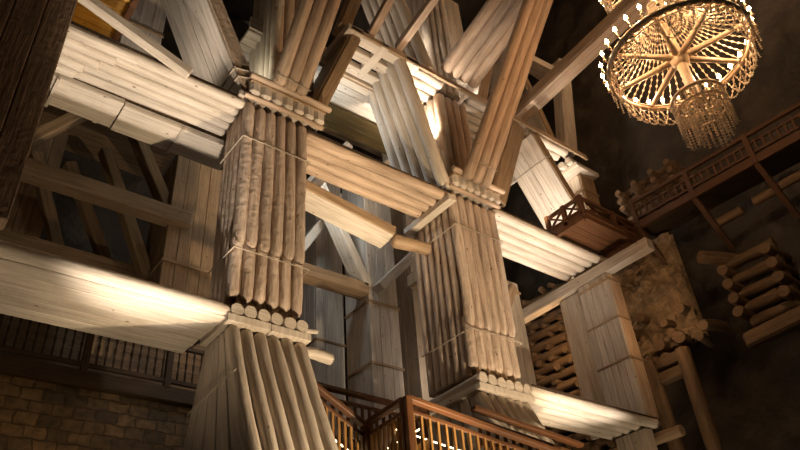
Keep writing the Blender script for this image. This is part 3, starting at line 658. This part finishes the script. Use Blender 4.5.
# ------------------------------------------------------------------ chandeliers
def chandelier(label, C0, R, rot):
    C0 = V(C0); t = thing('crystal_chandelier', label, 'chandelier', C0)
    MB().ring(C0, R, .055, 72, 8, 1.6).build('wheel_rim', GILT, t)
    MB().ring(C0 + V((0, 0, -.05)), R - .12, .02, 64, 6).build('inner_rim', GILT, t)
    MB().lathe(C0 + V((0, 0, -.25)), [(.05, 0), (.16, .05), (.2, .2), (.2, .32), (.1, .5), (.06, 1.9), (.16, 2.0), (.05, 2.1), (.03, 8)], 14).build('hub', GILT, t)
    MB().log(C0 + V((0, 0, -1.3)), C0 + V((0, 0, -.2)), .085, seg=10, r1=.11, rough=0, bend=0).build('drop_stem', GILT, t)
    ns = 8
    for i in range(ns):
        a = rot + 2 * math.pi * i / ns; d = V((math.cos(a), math.sin(a), 0))
        MB().log(C0 + d * .15, C0 + d * (R - .03), .075, seg=8, r1=.045, rough=.02, bend=0).build('spoke', GILT, t)
    zs = -1.22; rs = .5
    for dz, r_ in ((0, .035), (-.28, .02)): MB().ring(C0 + V((0, 0, zs + dz)), rs, r_, 36, 6, 1.3).build('drop_ring', GILT, t)
    for i in range(4):
        a = rot + math.pi * i / 2; MB().log(C0 + V((0, 0, zs)), C0 + V((rs * math.cos(a), rs * math.sin(a), zs)), .03, seg=6, rough=0, bend=0).build('drop_spoke', GILT, t)
    def string(name, pts, r=.022, h=.04):
        MB().beads(pts, r * 1.3).build(name, SALT, t)
    for i in range(32):          # drop fringe
        a = 2 * math.pi * i / 32; L = .82 + .1 * math.cos(a * 4)
        string('crystal_drop', [C0 + V((rs * math.cos(a), rs * math.sin(a), zs - .05 - L * k / 12)) for k in range(13)], .026, .055)
    for i in range(14):          # inner fringe
        a = 2 * math.pi * i / 14
        string('inner_drop', [C0 + V((.27 * math.cos(a), .27 * math.sin(a), zs - .05 - 1.0 * k / 12)) for k in range(13)], .026, .055)
    for i in range(44):          # crown strings from the rim up to the top
        a = 2 * math.pi * i / 44; pts = []
        for k in range(18):
            f = k / 17; rr_ = (R - .1) * (1 - f) ** 1.5 + .16 * f; pts.append(C0 + V((rr_ * math.cos(a), rr_ * math.sin(a), .05 + 1.75 * f ** 1.2)))
        string('crown_string', pts, .021, .035)
    for i in range(40):          # swags below the rim
        a = 2 * math.pi * i / 40; pts = []; w = 2 * math.pi / 40 * 3
        for k in range(15):
            f = k / 14; aa = a + w * f; sag = -.62 * 4 * f * (1 - f) - .04; q = R - .02 - .2 * 4 * f * (1 - f) * .6
            pts.append(C0 + V((q * math.cos(aa), q * math.sin(aa), sag)))
        string('swag', pts, .020, .028)
    for i in range(40):
        a = 2 * math.pi * (i + .5) / 40; string('rim_drop', [C0 + V(((R + .04) * math.cos(a), (R + .04) * math.sin(a), -.08 - .34 * k / 5)) for k in range(6)], .02, .05)
    nb = 30
    for i in range(nb):
        a = rot + 2 * math.pi * (i + .5) / nb; d = V((math.cos(a), math.sin(a), 0)); z = V((0, 0, 1))
        c = MB().log(C0 + d * (R + .01), C0 + d * (R + .10) + z * .1, .014, seg=5, rough=0, bend=0).lathe(C0 + d * (R + .10) + z * .09, [(.04, 0), (.04, .02), (.02, .03), (.02, .17)], 8).build('candle', GILT, t)
        b = MB().lathe(V(C0 + d * (R + .10) + z * .27) , [(.013, 0), (.038, .03), (.041, .055), (.022, .10), (.005, .14)], 8)
        b.build('bulb', BULB, c)
    return t
CH = V((11.3, 3.8, 10.95))
chandelier('large round salt crystal chandelier seen whole, with a lit wheel and hanging drum', CH, 1.45, .25)
CH2 = V((16.1, 5.3, 19.3))
chandelier('second crystal chandelier partly cut off at the top of the picture', CH2, 1.5, .1)

# ------------------------------------------------------------------ lights
def lamp(kind, name, loc, e, col, size=.2, aim=None, spot=70, blend=.6):
    d = bpy.data.lights.new(name, kind); d.energy = e; d.color = col
    if kind == 'AREA': d.size = size
    else: d.shadow_soft_size = size
    if kind == 'SPOT': d.spot_size = math.radians(spot); d.spot_blend = blend
    o = bpy.data.objects.new(name, d); COL.objects.link(o); o.location = loc
    if aim is not None: o.rotation_euler = (V(aim) - V(loc)).to_track_quat('-Z', 'Y').to_euler()
    return o
WARM = (1, .60, .30); WW = (1, .78, .52); NEU = (1, .87, .73); COOL = (.80, .93, 1.0)
def flood(label, loc, aim, e, col, spot=90, size=.12):
    """a drum shaped mine flood lamp with a lit glass and a spot light just in front of the glass"""
    loc = V(loc); d = (V(aim) - loc).normalized()
    t = thing('flood_lamp', label, 'lamp', loc)
    MB().log(loc - d * .3, loc, .11, seg=12, rough=0, bend=0).build('housing', IRON, t)
    if loc.z < 0: MB().log((loc.x, loc.y, ZF), loc - d * .15, .03, seg=6, rough=0, bend=0).build('stand', IRON, t)  # floor lamps and their stands are added, out of view
    MB().log(loc, loc + d * .015, .1, seg=12, rough=0, bend=0).build('glass', FLOOD, t)
    lamp('SPOT', 'flood_light', loc + d * .05, e, col, size, aim, spot, .7)
for k, (C0, e) in enumerate(((CH, 92), (CH2, 65))):
    for i in range(6):
        a = 2 * math.pi * i / 6; lamp('POINT', 'candle_light', C0 + V((1.35 * math.cos(a), 1.35 * math.sin(a), .35)), e, (1, .60, .33), .12)
flood('unseen flood lamp added on the chamber floor, lighting the nearer pillar', (8.0, 4.4, -1.2), (5.6, 10, 6.6), 4800, WW, 46)
flood('unseen flood lamp added on the chamber floor, lighting the second pillar', (9.4, 3.2, -1.2), (11.2, 10, 6.6), 4200, WW, 42)
flood('unseen flood lamp added on the floor below the long board beam', (2.3, 8.6, -1.2), (2.3, 10.4, 6), 800, WW, 50)
flood('unseen flood lamp added on the floor, aimed up at the upper long beam', (3.6, 7.2, -1.2), (2.8, 10.7, 11.3), 6000, NEU, 26)
flood('flood lamp on top of the long board beam', (3.7, 11.1, 6.35), (3.6, 9.8, 11), 130, NEU, 50)
flood('unseen flood lamp added on the floor right of the stairs aimed at the second pillar foot', (13.4, 3.6, -1.2), (11.4, 9.6, 4.8), 2200, WW, 36)
flood('unseen flood lamp added on the floor, aimed up at the four log beam', (8.2, 5.4, -1.2), (8.4, 10.9, 11), 6500, WW, 26)
flood('unseen flood lamp added on the floor, aimed up at the floodlit log beam', (13.6, 6.9, -1.2), (13.9, 10.6, 11), 4500, NEU, 30)
flood('unseen flood lamp added on the floor under the tip of the lower log beam', (15.2, 8.4, -1.2), (15.0, 10.6, 5.9), 700, WW, 60)
flood('flood lamp on top of the lower log beam', (13.2, 10.9, 6.4), (13.6, 10.6, 11), 1000, NEU, 62)
flood('flood lamp on the four log beam lighting the grid', (7.6, 10.9, 11.5), (8.0, 10.9, 15.5), 220, NEU, 100)
flood('flood lamp close under the short log ceiling by the grid', (10.3, 11.0, 13.6), (10.6, 10.9, 15.5), 650, NEU, 150)
flood('flood lamp above the floodlit log beam', (13.1, 10.8, 13.2), (12.9, 10.8, 15.5), 420, NEU, 140)
flood('flood lamp beside the boxed brace over the balcony', (13.8, 10.5, 11.6), (15.9, 10.7, 13.6), 480, NEU, 90)
flood('flood lamp close under the lit log patch', (16.0, 10.6, 13.8), (15.9, 10.7, 15.4), 250, NEU, 140)
flood('flood lamp on the upper long log beam', (2.6, 10.8, 11.5), (3.3, 10.8, 14), 120, NEU, 120)
lamp('POINT', 'inner_light', (8.4, 13.2, 12.6), 130, COOL, .2)
lamp('POINT', 'inner_light', (8.0, 11.9, 14.3), 38, COOL, .15)
lamp('POINT', 'inner_light', (12.45, 10.6, 16.3), 55, NEU, .15)
lamp('POINT', 'inner_light', (9.9, 10.3, 17.6), 80, NEU, .15)
lamp('POINT', 'inner_light', (16.6, 11.2, 12.6), 60, NEU, .15)
lamp('POINT', 'inner_light', (4.7, 11.4, 13.4), 40, (1, .93, .72), .2)
lamp('POINT', 'inner_light', (3.0, 12.8, 9.0), 2, WW, .4)
lamp('POINT', 'inner_light', (7.5, 12.5, 8.6), 22, NEU, .4)
lamp('POINT', 'inner_light', (12.4, 13.2, 8.0), 25, NEU, .4)
lamp('POINT', 'inner_light', (13.3, 10.9, 18.6), 260, NEU, .3)
lamp('POINT', 'inner_light', (7.9, 12.2, 17.6), 80, NEU, .3)
lamp('POINT', 'platform_light', (1.2, 11.2, 12.3), 5, (1, .62, .2), .1)
lamp('SPOT', 'gallery_light', (3.5, 13.2, 1.0), 380, WARM, .3, (3.2, 17.3, 5.9), 62, .8)
lamp('POINT', 'gallery_light', (7.4, 16.4, 9.6), 10, WARM, .2)
lamp('POINT', 'stair_fill', (8.6, 8.1, 2.6), 7, (1, .62, .25), .1)  # added unseen light that brightens the balusters from the front
lamp('POINT', 'wall_light', (16.3, 8.8, 8.6), 28, WARM, .3)
lamp('POINT', 'wall_light', (16.6, 12.6, 9.4), 75, WARM, .3)
w = bpy.data.worlds.new('world'); S.world = w; w.use_nodes = True
w.node_tree.nodes['Background'].inputs[0].default_value = (.9, .65, .42, 1); w.node_tree.nodes['Background'].inputs[1].default_value = .015
S.view_settings.view_transform = 'Standard'; S.view_settings.look = 'None'; S.view_settings.gamma = 1; S.view_settings.exposure = 0
